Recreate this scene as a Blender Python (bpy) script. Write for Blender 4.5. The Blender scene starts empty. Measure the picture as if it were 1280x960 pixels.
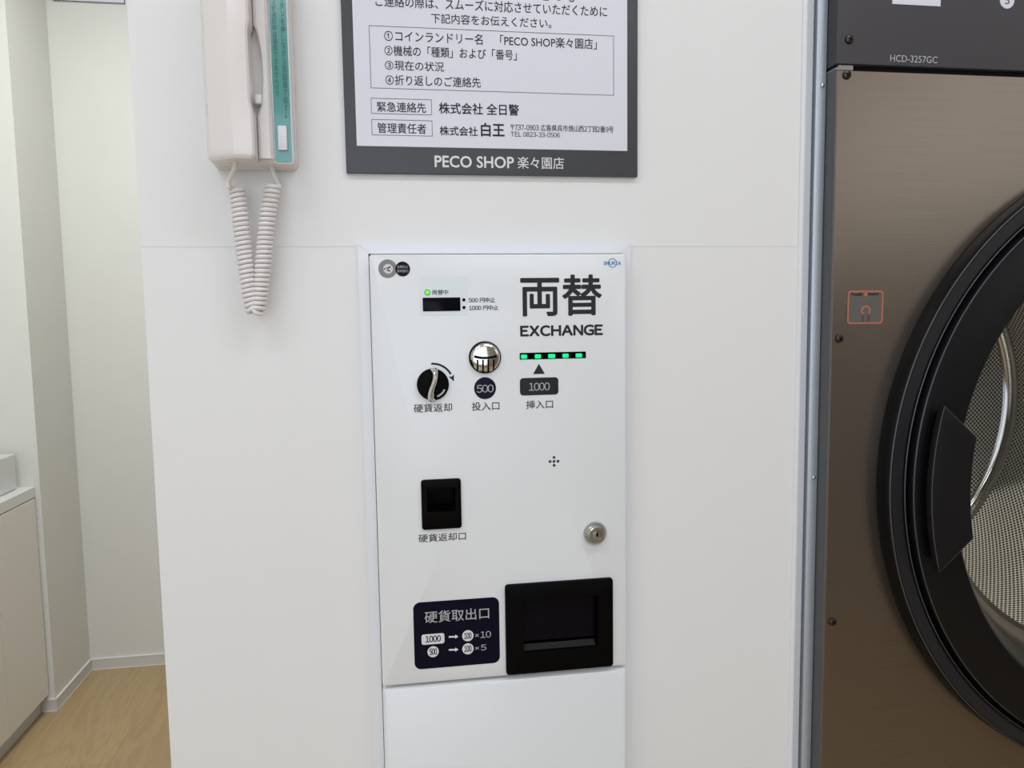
import bpy, bmesh, math, random
import numpy as np
from mathutils import Vector, Matrix
random.seed(4)
PI = math.pi
SC = bpy.context.scene
COL = SC.collection

# ------------------------------------------------------------------ camera
YAW, PIT, ROL, FPX = 0.153678, 0.0916117, -0.0144050, 947.28
CAM = Vector((0, -0.95, 1.40))
_f = Vector((math.sin(YAW)*math.cos(PIT), math.cos(YAW)*math.cos(PIT), -math.sin(PIT)))
_r = Vector((math.cos(YAW), -math.sin(YAW), 0))
_u = _r.cross(_f)
CR = math.cos(ROL)*_r + math.sin(ROL)*_u
CU = -math.sin(ROL)*_r + math.cos(ROL)*_u
CF = _f
cd = bpy.data.cameras.new('camera')
cam = bpy.data.objects.new('camera', cd); COL.objects.link(cam)
cd.sensor_width = 36; cd.lens = FPX*36/1280; cd.clip_start = 0.02
m = Matrix((CR, CU, -CF)).transposed().to_4x4(); m.translation = CAM
cam.matrix_world = m
SC.camera = cam

def at(px, py, Y=0.0):
    """a point of the photograph on the upright plane at depth Y"""
    d = (px-640)*CR - (py-480)*CU + FPX*CF
    return CAM + d*((Y-CAM.y)/d.y)

# ------------------------------------------------------------------ view, world, light
SC.view_settings.view_transform = 'Standard'
SC.view_settings.look = 'None'
SC.view_settings.gamma = 1
SC.view_settings.use_curve_mapping = False
SC.view_settings.exposure = 0.16
w = bpy.data.worlds.new('world'); SC.world = w; w.use_nodes = True
w.node_tree.nodes['Background'].inputs[0].default_value = (0.9, 0.95, 1, 1)
w.node_tree.nodes['Background'].inputs[1].default_value = 1.0

def area(name, loc, sx, sy, power, color=(1, 1, 1), rot=(0, 0, 0)):
    l = bpy.data.lights.new(name, 'AREA'); l.shape = 'RECTANGLE'; l.size = sx; l.size_y = sy
    l.energy = power; l.color = color
    o = bpy.data.objects.new(name, l); COL.objects.link(o); o.location = loc; o.rotation_euler = rot
    return o
CEIL = 2.90
PANELS = [(-0.95, -1.1), (0.85, -1.1), (-0.95, -2.7), (0.85, -2.7)]
for i, (x, y) in enumerate(PANELS):
    area('ceiling_panel_light', (x, y, CEIL-0.035), 1.2, 0.3, 7.3, (0.92, 0.965, 1.05))
area('alcove_light', (-0.62, 1.0, CEIL-0.035), 0.6, 0.8, 24, (0.98, 1.0, 0.98))
area('front_fill_light', (-0.55, -3.9, 1.5), 2.5, 2.2, 30, (0.80, 0.905, 1.07), (PI/2, 0, 0))  # added fill behind the camera, no window modelled there
area('side_fill_light', (2.38, -2.4, 2.25), 0.9, 2.6, 5.2, (1.0, 0.94, 0.88), (0, PI/2, 0))  # added warm fill, gives the dryer steel something bright to reflect

# ------------------------------------------------------------------ materials
def mat(name, col, rough=0.5, metal=0.0, spec=0.5, emit=None, es=0.0, coat=0.0, noise=0.0, nscale=30, bump=0.0, bscale=200, aniso=0.0):
    m = bpy.data.materials.new(name); m.use_nodes = True
    nt = m.node_tree; b = nt.nodes['Principled BSDF']
    b.inputs['Base Color'].default_value = (*col, 1)
    b.inputs['Roughness'].default_value = rough
    b.inputs['Metallic'].default_value = metal
    b.inputs['Specular IOR Level'].default_value = spec
    b.inputs['Coat Weight'].default_value = coat
    b.inputs['Anisotropic'].default_value = aniso
    if emit:
        b.inputs['Emission Color'].default_value = (*emit, 1); b.inputs['Emission Strength'].default_value = es
    tc = nt.nodes.new('ShaderNodeTexCoord')
    if noise:
        n = nt.nodes.new('ShaderNodeTexNoise'); n.inputs['Scale'].default_value = nscale
        nt.links.new(tc.outputs['Object'], n.inputs['Vector'])
        mx = nt.nodes.new('ShaderNodeMix'); mx.data_type = 'RGBA'
        mx.inputs['A'].default_value = (*[c*(1-noise) for c in col], 1)
        mx.inputs['B'].default_value = (*[min(1, c*(1+noise)) for c in col], 1)
        nt.links.new(n.outputs['Fac'], mx.inputs['Factor']); nt.links.new(mx.outputs['Result'], b.inputs['Base Color'])
    if bump:
        n = nt.nodes.new('ShaderNodeTexNoise'); n.inputs['Scale'].default_value = bscale
        nt.links.new(tc.outputs['Object'], n.inputs['Vector'])
        bp = nt.nodes.new('ShaderNodeBump'); bp.inputs['Strength'].default_value = bump; bp.inputs['Distance'].default_value = 0.001
        nt.links.new(n.outputs['Fac'], bp.inputs['Height']); nt.links.new(bp.outputs['Normal'], b.inputs['Normal'])
    return m

M = {}
M['wall'] = mat('white_laminate_wall', (0.79, 0.79, 0.785), 0.42, spec=0.4, noise=0.012, nscale=6, bump=0.04, bscale=500)
M['wall2'] = mat('off_white_wallpaper', (0.74, 0.74, 0.70), 0.75, spec=0.2, noise=0.02, nscale=8, bump=0.15, bscale=350)
M['wall3'] = mat('brown_wall_paper', (0.36, 0.32, 0.28), 0.7, noise=0.08, nscale=3)
M['ceil'] = mat('white_ceiling', (0.82, 0.82, 0.80), 0.8, bump=0.1)
M['trim'] = mat('white_plastic_trim', (0.79, 0.805, 0.835), 0.3, noise=0.01)
M['trimb'] = mat('pale_blue_grey_trim', (0.60, 0.62, 0.68), 0.3, spec=0.5, noise=0.01)
M['base'] = mat('vinyl_baseboard', (0.66, 0.65, 0.63), 0.45, noise=0.01)
M['basel'] = mat('white_vinyl_lip', (0.85, 0.85, 0.83), 0.4, noise=0.01)
M['enamel'] = mat('white_enamel', (0.76, 0.785, 0.80), 0.22, spec=0.5, noise=0.006, nscale=4)
M['gap'] = mat('dark_gap', (0.005, 0.005, 0.006), 0.7, spec=0.1, noise=0.1)
M['black'] = mat('black_plastic', (0.002, 0.0018, 0.0018), 0.42, spec=0.06, noise=0.1, bump=0.03, bscale=900)
M['blackg'] = mat('gloss_black', (0.003, 0.003, 0.006), 0.14, spec=0.09, noise=0.1)
M['navy'] = mat('navy_label', (0.0035, 0.004, 0.014), 0.14, spec=0.09, noise=0.05)
M['char'] = mat('charcoal_print', (0.022, 0.024, 0.027), 0.6, spec=0.25, noise=0.02)
M['badge'] = mat('charcoal_badge', (0.018, 0.020, 0.022), 0.25, spec=0.25, noise=0.05)
M['ink'] = mat('dark_ink', (0.022, 0.020, 0.028), 0.6, spec=0.25, noise=0.02)
M['inkl'] = mat('thin_grey_ink', (0.14, 0.13, 0.16), 0.6, noise=0.02)
M['white'] = mat('white_print', (0.72, 0.73, 0.75), 0.5, noise=0.01)
M['grey'] = mat('grey_print', (0.42, 0.43, 0.44), 0.5, noise=0.01)
M['chrome'] = mat('chrome', (0.68, 0.66, 0.64), 0.10, metal=1, noise=0.03)
M['chromed'] = mat('worn_chrome', (0.50, 0.49, 0.47), 0.22, metal=1, noise=0.06, nscale=150)
M['film'] = mat('pale_blue_film', (0.70, 0.76, 0.775), 0.12, spec=0.5, noise=0.01)
M['led'] = mat('green_led', (0.05, 0.8, 0.05), 0.3, emit=(0.16, 1.0, 0.05), es=1.1, noise=0.05)
M['ledring'] = mat('dark_green_ring', (0.01, 0.10, 0.02), 0.3, noise=0.05)
M['ledslot'] = mat('green_slot_light', (0.0, 0.5, 0.15), 0.3, emit=(0.0, 0.72, 0.22), es=0.9, noise=0.1, nscale=600)
M['signframe'] = mat('grey_sign_border', (0.044, 0.0455, 0.051), 0.32, noise=0.03)
M['signface'] = mat('pale_lilac_sign_face', (0.72, 0.725, 0.80), 0.28, spec=0.4, noise=0.006)
M['phone'] = mat('cream_phone_plastic', (0.76, 0.73, 0.71), 0.15, spec=0.5, noise=0.012)
M['cord'] = mat('cream_cord', (0.78, 0.75, 0.745), 0.4, noise=0.02)
M['teal'] = mat('teal_label', (0.085, 0.30, 0.28), 0.14, spec=0.6, noise=0.02, coat=0.5)
M['tealink'] = mat('dark_teal_ink', (0.018, 0.11, 0.10), 0.3, noise=0.02)
M['blue'] = mat('blue_logo', (0.02, 0.17, 0.48), 0.4, noise=0.02)
M['bluel'] = mat('light_blue_logo', (0.06, 0.34, 0.52), 0.4, noise=0.02)
M['discgrey'] = mat('grey_sticker_disc', (0.19, 0.185, 0.19), 0.3, noise=0.08, nscale=500)
M['discwhite'] = mat('pale_sticker_disc', (0.62, 0.61, 0.63), 0.4, noise=0.02)
M['steel'] = mat('galvanised_steel', (0.45, 0.50, 0.545), 0.42, metal=0.55, noise=0.10, nscale=420, bump=0.1, bscale=700)
M['steelscrew'] = mat('zinc_screw', (0.60, 0.66, 0.70), 0.2, metal=1, noise=0.1)
M['dside'] = mat('charcoal_painted_steel', (0.105, 0.106, 0.110), 0.5, noise=0.04, bump=0.05)
M['dtop'] = mat('dark_grey_panel', (0.052, 0.048, 0.055), 0.45, noise=0.03, bump=0.05, bscale=900)
M['dring'] = mat('black_door_ring', (0.0045, 0.0045, 0.0055), 0.34, spec=0.22, noise=0.05)
M['dring2'] = mat('charcoal_door_ring', (0.014, 0.0135, 0.016), 0.45, spec=0.3, noise=0.05)
M['dhandle'] = mat('charcoal_handle', (0.0065, 0.006, 0.007), 0.4, spec=0.22, noise=0.05)
M['dscrew'] = mat('dark_bronze_screw', (0.055, 0.045, 0.040), 0.3, metal=0.8, noise=0.1)
M['lip'] = mat('brown_steel_lip', (0.12, 0.10, 0.085), 0.35, metal=0.7, noise=0.1)
M['orange'] = mat('orange_sticker_line', (0.46, 0.14, 0.08), 0.4, noise=0.05)
M['stick'] = mat('smoky_sticker_film', (0.115, 0.11, 0.10), 0.25, noise=0.05)
M['cab'] = mat('pale_cabinet_laminate', (0.80, 0.765, 0.715), 0.5, noise=0.01)
M['counter'] = mat('white_counter', (0.74, 0.75, 0.73), 0.4, noise=0.01)
M['ceramic'] = mat('white_ceramic', (0.72, 0.73, 0.72), 0.15, noise=0.005)
M['lamp'] = mat('lamp_diffuser', (0.9, 0.9, 0.9), 0.5, emit=(1, 0.985, 0.96), es=2.0, noise=0.005)

def brushed():
    m = mat('brushed_bronze_steel', (0.2, 0.17, 0.145), 0.26, metal=0.9, aniso=0.0)
    nt = m.node_tree; b = nt.nodes['Principled BSDF']
    tc = nt.nodes.new('ShaderNodeTexCoord'); mp = nt.nodes.new('ShaderNodeMapping')
    mp.inputs['Scale'].default_value = (6, 6, 1400)
    n = nt.nodes.new('ShaderNodeTexNoise'); n.inputs['Scale'].default_value = 1.0; n.inputs['Detail'].default_value = 4
    nt.links.new(tc.outputs['Object'], mp.inputs['Vector']); nt.links.new(mp.outputs['Vector'], n.inputs['Vector'])
    cr = nt.nodes.new('ShaderNodeValToRGB')
    cr.color_ramp.elements[0].position = 0.3; cr.color_ramp.elements[0].color = (0.205, 0.175, 0.150, 1)
    cr.color_ramp.elements[1].position = 0.7; cr.color_ramp.elements[1].color = (0.235, 0.205, 0.176, 1)
    nt.links.new(n.outputs['Fac'], cr.inputs['Fac']); nt.links.new(cr.outputs['Color'], b.inputs['Base Color'])
    bp = nt.nodes.new('ShaderNodeBump'); bp.inputs['Strength'].default_value = 0.12; bp.inputs['Distance'].default_value = 0.0004
    nt.links.new(n.outputs['Fac'], bp.inputs['Height']); nt.links.new(bp.outputs['Normal'], b.inputs['Normal'])
    return m
M['brushed'] = brushed()

def wood():
    m = mat('pale_oak_floor', (0.5, 0.4, 0.25), 0.42)
    nt = m.node_tree; b = nt.nodes['Principled BSDF']; L = nt.links.new
    tc = nt.nodes.new('ShaderNodeTexCoord')
    mp = nt.nodes.new('ShaderNodeMapping'); mp.inputs['Rotation'].default_value = (0, 0, PI/2)
    L(tc.outputs['Object'], mp.inputs['Vector'])
    br = nt.nodes.new('ShaderNodeTexBrick'); br.inputs['Scale'].default_value = 1
    br.inputs['Brick Width'].default_value = 1.2; br.inputs['Row Height'].default_value = 0.30
    br.inputs['Mortar Size'].default_value = 0.0008; br.inputs['Mortar Smooth'].default_value = 0.1
    br.inputs['Color1'].default_value = (0.42, 0.30, 0.160, 1); br.inputs['Color2'].default_value = (0.455, 0.33, 0.178, 1)
    br.inputs['Mortar'].default_value = (0.34, 0.24, 0.13, 1)
    L(mp.outputs['Vector'], br.inputs['Vector'])
    m2 = nt.nodes.new('ShaderNodeMapping'); m2.inputs['Scale'].default_value = (5.0, 0.7, 1)
    L(tc.outputs['Object'], m2.inputs['Vector'])
    wv = nt.nodes.new('ShaderNodeTexNoise'); wv.inputs['Scale'].default_value = 1.6; wv.inputs['Detail'].default_value = 3; wv.inputs['Distortion'].default_value = 1.2
    L(m2.outputs['Vector'], wv.inputs['Vector'])
    mu = nt.nodes.new('ShaderNodeMath'); mu.operation = 'MULTIPLY'; mu.inputs[1].default_value = 14
    L(wv.outputs['Fac'], mu.inputs[0])
    fr = nt.nodes.new('ShaderNodeMath'); fr.operation = 'PINGPONG'; fr.inputs[1].default_value = 1
    L(mu.outputs[0], fr.inputs[0])
    m3 = nt.nodes.new('ShaderNodeMapping'); m3.inputs['Scale'].default_value = (160, 6, 1)
    L(tc.outputs['Object'], m3.inputs['Vector'])
    fn = nt.nodes.new('ShaderNodeTexNoise'); fn.inputs['Scale'].default_value = 1; fn.inputs['Detail'].default_value = 3
    L(m3.outputs['Vector'], fn.inputs['Vector'])
    ad = nt.nodes.new('ShaderNodeMath'); ad.operation = 'MULTIPLY_ADD'; ad.inputs[1].default_value = 0.5
    L(fr.outputs[0], ad.inputs[0]); L(fn.outputs['Fac'], ad.inputs[2])
    cr = nt.nodes.new('ShaderNodeValToRGB')
    cr.color_ramp.elements[0].position = 0.3; cr.color_ramp.elements[0].color = (0.90, 0.875, 0.84, 1)
    cr.color_ramp.elements[1].position = 1.0; cr.color_ramp.elements[1].color = (1.06, 1.06, 1.05, 1)
    L(ad.outputs[0], cr.inputs['Fac'])
    mx = nt.nodes.new('ShaderNodeMix'); mx.data_type = 'RGBA'; mx.blend_type = 'MULTIPLY'; mx.inputs['Factor'].default_value = 1
    L(br.outputs['Color'], mx.inputs['A']); L(cr.outputs['Color'], mx.inputs['B']); L(mx.outputs['Result'], b.inputs['Base Color'])
    return m
M['wood'] = wood()

def mesh_steel():
    m = mat('perforated_stainless', (0.5, 0.48, 0.44), 0.45, metal=0.25)
    nt = m.node_tree; b = nt.nodes['Principled BSDF']; L = nt.links.new
    uv = nt.nodes.new('ShaderNodeUVMap'); uv.uv_map = 'UVMap'
    mp = nt.nodes.new('ShaderNodeMapping'); mp.inputs['Rotation'].default_value = (0, 0, PI/4); mp.inputs['Scale'].default_value = (128, 128, 128)
    L(uv.outputs['UV'], mp.inputs['Vector'])
    v = nt.nodes.new('ShaderNodeTexVoronoi'); v.voronoi_dimensions = '2D'; v.inputs['Scale'].default_value = 1; v.inputs['Randomness'].default_value = 0
    L(mp.outputs['Vector'], v.inputs['Vector'])
    cr = nt.nodes.new('ShaderNodeValToRGB')
    cr.color_ramp.elements[0].position = 0.36; cr.color_ramp.elements[0].color = (0.012, 0.011, 0.010, 1)
    cr.color_ramp.elements[1].position = 0.42; cr.color_ramp.elements[1].color = (0.80, 0.78, 0.70, 1)
    L(v.outputs['Distance'], cr.inputs['Fac']); L(cr.outputs['Color'], b.inputs['Base Color'])
    return m
M['mesh'] = mesh_steel()

def glass():
    m = bpy.data.materials.new('clear_door_glass'); m.use_nodes = True
    nt = m.node_tree; nt.nodes.remove(nt.nodes['Principled BSDF'])
    out = nt.nodes['Material Output']
    t = nt.nodes.new('ShaderNodeBsdfTransparent'); t.inputs[0].default_value = (0.86, 0.86, 0.85, 1)
    g = nt.nodes.new('ShaderNodeBsdfGlossy'); g.inputs['Roughness'].default_value = 0.03
    fr = nt.nodes.new('ShaderNodeFresnel'); fr.inputs['IOR'].default_value = 1.5
    mx = nt.nodes.new('ShaderNodeMixShader'); L = nt.links.new
    ge = nt.nodes.new('ShaderNodeNewGeometry'); iv = nt.nodes.new('ShaderNodeMath'); iv.operation = 'SUBTRACT'; iv.inputs[0].default_value = 1
    ml = nt.nodes.new('ShaderNodeMath'); ml.operation = 'MULTIPLY'
    L(ge.outputs['Backfacing'], iv.inputs[1]); L(fr.outputs[0], ml.inputs[0]); L(iv.outputs[0], ml.inputs[1])
    L(ml.outputs[0], mx.inputs[0]); L(t.outputs[0], mx.inputs[1]); L(g.outputs[0], mx.inputs[2]); L(mx.outputs[0], out.inputs[0])
    return m
M['glass'] = glass()

# ------------------------------------------------------------------ builders
def wloc(o):
    p = Vector((0, 0, 0))
    while o: p += o.location; o = o.parent
    return p

def link_mesh(name, me, material, parent=None, smooth=False):
    vs = [v.co for v in me.vertices]
    lo = Vector([min(v[i] for v in vs) for i in range(3)]); hi = Vector([max(v[i] for v in vs) for i in range(3)])
    c = (lo+hi)/2
    me.transform(Matrix.Translation(-c))
    me.materials.clear(); me.materials.append(material)
    if smooth:
        me.shade_smooth()
        try: me.set_sharp_from_angle(angle=math.radians(32))
        except Exception: pass
    o = bpy.data.objects.new(name, me); COL.objects.link(o)
    if parent: o.parent = parent
    o.location = c - (wloc(parent) if parent else Vector((0, 0, 0)))
    return o

def obj(name, bm, material, parent=None, smooth=False):
    bmesh.ops.recalc_face_normals(bm, faces=bm.faces)
    me = bpy.data.meshes.new(name); bm.to_mesh(me); bm.free()
    return link_mesh(name, me, material, parent, smooth)

def thing(name, label, cat, loc, group=None):
    o = bpy.data.objects.new(name, None); COL.objects.link(o); o.location = loc; o.empty_display_size = 0.05
    o['label'] = label; o['category'] = cat
    if group: o['group'] = group
    return o

def struct(o): o['kind'] = 'structure'; return o

def box(bm, x0, x1, y0, y1, z0, z1, bev=0.0, seg=2):
    t = bmesh.new()
    bmesh.ops.create_cube(t, size=1)
    for v in t.verts:
        v.co = Vector(((x0+x1)/2+v.co.x*(x1-x0), (y0+y1)/2+v.co.y*(y1-y0), (z0+z1)/2+v.co.z*(z1-z0)))
    if bev: bmesh.ops.bevel(t, geom=list(t.edges), offset=bev, segments=seg, affect='EDGES', profile=0.5)
    me = bpy.data.meshes.new('t'); t.to_mesh(me); t.free(); bm.from_mesh(me); bpy.data.meshes.remove(me)
    return bm

def nb(): return bmesh.new()

def rr(x0, x1, z0, z1, r, n=5):
    """rounded rectangle outline in XZ"""
    pts = []
    for cx, cz, a in ((x1-r, z1-r, 0), (x0+r, z1-r, PI/2), (x0+r, z0+r, PI), (x1-r, z0+r, 1.5*PI)):
        for i in range(n+1):
            t = a + PI/2*i/n
            pts.append((cx+r*math.cos(t), cz+r*math.sin(t)))
    return pts

def circ(cx, cz, r, n=48): return [(cx+r*math.cos(2*PI*i/n), cz+r*math.sin(2*PI*i/n)) for i in range(n)]

def loft(bm, loops, cap0=True, cap1=True, close=True):
    """loops: list of (points in XZ, Y) or lists of 3-D points"""
    rings = []
    for lp in loops:
        if isinstance(lp, tuple): pts = [(p[0], lp[1], p[1]) for p in lp[0]]
        else: pts = lp
        rings.append([bm.verts.new(p) for p in pts])
    n = len(rings[0])
    for a, b in zip(rings, rings[1:]):
        for i in range(n if close else n-1):
            j = (i+1) % n
            bm.faces.new((a[i], a[j], b[j], b[i]))
    if cap0: bm.faces.new(rings[0][::-1])
    if cap1: bm.faces.new(rings[-1])
    return bm

def slab(x0, x1, z0, z1, r, yb, yf, bev, bm=None, n=5):
    """rounded plate, back at yb, front at yf (yf < yb), softened front edge"""
    bm = bm or nb()
    r = max(r, bev*1.2+1e-5)
    return loft(bm, [(rr(x0, x1, z0, z1, r, n), yb), (rr(x0, x1, z0, z1, r, n), yf+bev),
                     (rr(x0+bev*.3, x1-bev*.3, z0+bev*.3, z1-bev*.3, r-bev*.3, n), yf+bev*.3),
                     (rr(x0+bev, x1-bev, z0+bev, z1-bev, r-bev, n), yf)])

def lathe(prof, cx, cz, n=64, cap0=False, cap1=True, bm=None):
    """profile of (radius, Y) about a Y axis"""
    return loft(bm or nb(), [(circ(cx, cz, r, n), y) for r, y in prof], cap0, cap1)

def tube(bm, pts, r, n=8, cap=True):
    pts = [Vector(p) for p in pts]; rings = []
    up = Vector((0, 1, 0)); prev = None
    for i, p in enumerate(pts):
        t = (pts[min(i+1, len(pts)-1)] - pts[max(i-1, 0)]).normalized()
        if prev is None:
            a = up.cross(t)
            if a.length < 1e-3: a = Vector((1, 0, 0)).cross(t)
        else: a = prev - t*prev.dot(t)
        a.normalize(); prev = a; b = t.cross(a)
        rings.append([p + (a*math.cos(2*PI*k/n) + b*math.sin(2*PI*k/n))*r for k in range(n)])
    return loft(bm, [list(x) for x in rings], cap, cap)

def poly(bm, pts, yb, yf):
    return loft(bm, [(pts, yb), (pts, yf)])

def strip(bm, pts, wd, yb, yf):
    """flat printed stroke of width wd along XZ points"""
    L, R = [], []
    for i, p in enumerate(pts):
        a = Vector(pts[max(i-1, 0)]); b = Vector(pts[min(i+1, len(pts)-1)]); t = (b-a).normalized(); nn = Vector((-t.y, t.x))
        L.append(tuple(Vector(p)+nn*wd/2)); R.append(tuple(Vector(p)-nn*wd/2))
    return poly(bm, L+R[::-1], yb, yf)

def outline(bm, x0, x1, z0, z1, t, yb, yf, r=0.0001):
    o = rr(x0, x1, z0, z1, max(r, 1e-4), 4); i = rr(x0+t, x1-t, z0+t, z1-t, max(r-t, 5e-5), 4)
    return loft(bm, [(o, yb), (o, yf), (i, yf), (i, yb), (o, yb)], False, False)

def glyph_mesh(s, **k):
    c = bpy.data.curves.new('lettering', 'FONT'); c.body = s; c.resolution_u = 3
    for a, v_ in k.items(): setattr(c, a, v_)
    o = bpy.data.objects.new('lettering', c); COL.objects.link(o)
    bpy.context.view_layer.update()
    me = bpy.data.meshes.new_from_object(o.evaluated_get(bpy.context.evaluated_depsgraph_get()))
    bpy.data.objects.remove(o); bpy.data.curves.remove(c)
    return me
def wide_mesh(s, gap):
    """plain sans letters set side by side with an even gap"""
    b = bmesh.new(); x = 0
    for ch in s:
        if ch == ' ': x += .30; continue
        f = chr(ord(ch)+0xFEE0) if 33 <= ord(ch) <= 126 and ch != '-' else ch
        me = glyph_mesh(f)
        xs = [v.co.x for v in me.vertices]; a, c = min(xs), max(xs)
        wd = c-a; adv = wd+gap
        if ch in '0123456789': adv = .46+gap; off = (.46-wd)/2
        elif ch == '-': adv = .30+gap; off = 0
        elif ch == '×':
            off = 0; adv = wd*.9+gap+.1; ym = sum(v.co.y for v in me.vertices)/len(me.vertices)
            for v in me.vertices: v.co.x = a+(v.co.x-a)*.9; v.co.y = ym-.02+(v.co.y-ym)*.9
        else: off = 0
        me.transform(Matrix.Translation((x+off-a, 0, 0)))
        b.from_mesh(me); bpy.data.meshes.remove(me); x += adv
    me = bpy.data.meshes.new('w'); b.to_mesh(me); b.free(); return me
def text_bm(bm, s, x0, x1, z0, z1, y, bold=0.0, th=0.00012, spacing=1.0, line=1.0, wide=False, gap=.10):
    """ink box of the text fitted to x0..x1, z0..z1 at depth y"""
    me = wide_mesh(s, gap) if wide else glyph_mesh(s, space_character=spacing, space_line=line)
    xs = [v.co.x for v in me.vertices]; ys = [v.co.y for v in me.vertices]
    ax, bx, ay, by = min(xs), max(xs), min(ys), max(ys)
    for v in me.vertices:
        v.co = Vector((x0+(v.co.x-ax)/(bx-ax)*(x1-x0), y, z0+(v.co.y-ay)/(by-ay)*(z1-z0)))
    if bold:
        h = (z1-z0); d = bold*(0.75*h if len(s) < 40 else (x1-x0))
        if '\n' in s: d = bold*(x1-x0)
        for v in me.vertices:
            v.co.x = (x0+x1)/2+(v.co.x-(x0+x1)/2)*(1-2*d/(x1-x0)); v.co.z = (z0+z1)/2+(v.co.z-(z0+z1)/2)*(1-2*d/(z1-z0))
        n = 6 if bold > .02 else 4
        for i in range(n):
            a = 2*PI*(i+.5)/n; k = me.copy(); k.transform(Matrix.Translation((d*math.cos(a), -1.5e-5*i, d*math.sin(a)))); bm.from_mesh(k); bpy.data.meshes.remove(k)
    else: bm.from_mesh(me)
    bpy.data.meshes.remove(me)
    return bm

def T(bm, s, tl, br, Y, bold=0.0, **k):
    a = at(tl[0], tl[1], Y); b = at(br[0], br[1], Y)
    return text_bm(bm, s, a.x, b.x, b.z, a.z, Y, bold, **k)

def cutmesh(me, cutters):
    """boolean difference, returned as a new mesh"""
    o = bpy.data.objects.new('solid', me); COL.objects.link(o); tmp = []
    for i, cbm in enumerate(cutters):
        bmesh.ops.recalc_face_normals(cbm, faces=cbm.faces)
        cm = bpy.data.meshes.new('c'); cbm.to_mesh(cm); cbm.free()
        co = bpy.data.objects.new('c', cm); COL.objects.link(co); tmp.append(co)
        md = o.modifiers.new('b', 'BOOLEAN'); md.operation = 'DIFFERENCE'; md.object = co; md.solver = 'EXACT'
    bpy.context.view_layer.update()
    r = bpy.data.meshes.new_from_object(o.evaluated_get(bpy.context.evaluated_depsgraph_get()))
    for t in tmp: bpy.data.objects.remove(t)
    bpy.data.objects.remove(o)
    return r

def tomesh(bm):
    bmesh.ops.recalc_face_normals(bm, faces=bm.faces)
    me = bpy.data.meshes.new('m'); bm.to_mesh(me); bm.free(); return me

# ------------------------------------------------------------------ the room
WL, WR = -0.288, 0.552                # ends of the white partition
DX0, DX1, DZ0, DZ1 = -0.0264, 0.2907, 0.9378, 1.4735   # door of the change machine
XL, XR, YF, YB = -1.86, 2.40, -4.0, 2.2128
bm = nb(); box(bm, XL-.1, XR+.1, YF-.1, YB+.1, -0.05, 0); struct(obj('floor', bm, M['wood']))
bm = nb(); box(bm, XL-.1, XR+.1, YF-.1, YB+.1, CEIL, CEIL+.05); struct(obj('ceiling', bm, M['ceil']))
# white partition with the opening for the machine (four slabs, one mesh)
bm = nb(); T_ = 0.12
g = 0.004
ox0, ox1, oz1 = DX0-.0012, DX1+.0012, DZ1+.0022
SEAM = 1.4845
v = {}
def wallface():
    box(bm, WL, ox0, 0, T_, 0, SEAM-.0003); box(bm, ox1, WR-.0145, 0, T_, 0, SEAM-.0003)
    box(bm, ox0, ox1, 0, T_, oz1, SEAM-.0003)
    box(bm, WL, WR-.0145, 0.0002, T_, SEAM, CEIL)
    box(bm, WL+.0005, WR-.0150, 0.0011, T_-.001, SEAM-.001, SEAM+.0005)
wallface()
struct(obj('wall_front', bm, M['wall']))
bm = nb(); box(bm, XL-.1, -1.242, 1.8928, YB+.1, 0, CEIL); struct(obj('wall_pilaster', bm, M['wall2']))
bm = nb(); box(bm, -1.242, XR+.1, YB, YB+.1, 0, CEIL); struct(obj('wall_back', bm, M['wall2']))
bm = nb(); box(bm, XL-.1, XL, YF-.1, 1.8928, 0, CEIL); struct(obj('wall_left', bm, M['wall2']))
bm = nb(); box(bm, XR, XR+.1, YF-.1, YB, 0, CEIL); struct(obj('wall_right', bm, M['wall2']))
bm = nb(); box(bm, XR-.02, XR, YF, -.2, 0, 1.55, .002); struct(obj('unseen_dark_band', bm, M['wall3']))  # unseen band added to darken the lower reflections in the dryer steel
bm = nb(); box(bm, XL, XR, YF-.1, YF, 0, CEIL); struct(obj('wall_street', bm, M['wall3']))
# baseboards with pale lips
def baseboard(name, x0, x1, y0, y1):
    bm = nb(); box(bm, x0, x1, y0, y1, 0.0, 0.044)
    b = struct(obj(name, bm, M['base']))
    bm = nb()
    e = 0.0012
    box(bm, x0-e, x1+e, y0-e, y1+e, 0.0425, 0.0462); box(bm, x0-e, x1+e, y0-e, y1+e, 0.0, 0.0035)
    obj('lip', bm, M['basel'], b)
baseboard('baseboard_back', -1.236, 0.5, YB-.006, YB)
baseboard('baseboard_side', -1.242, -1.236, 1.8928, YB-.0075)
baseboard('baseboard_pilaster', -1.30, -1.236, 1.8868, 1.8928)

# mitred casing round the machine
FX0, FX1, FZ1 = -0.0402, 0.3025, 1.4873
tr = None
bm = nb()
def prism(pts, y0, y1): poly(bm, pts, y0, y1)
prism([(FX0, 0.0), (ox0, 0.0), (ox0, oz1), (FX0, FZ1)], 0.0, -0.004)
tr = struct(obj('trim_1', bm, M['trim']))
bm = nb(); prism([(FX0+.0002, FZ1), (ox0+.0002, oz1), (ox1-.0002, oz1), (FX1-.0002, FZ1)], 0.0, -0.0042)
struct(obj('trim_2', bm, M['trim']))
bm = nb(); prism([(FX1, FZ1), (ox1, oz1), (ox1, 0), (FX1, 0)], 0.0, -0.004)
struct(obj('trim_3', bm, M['trim']))
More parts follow.
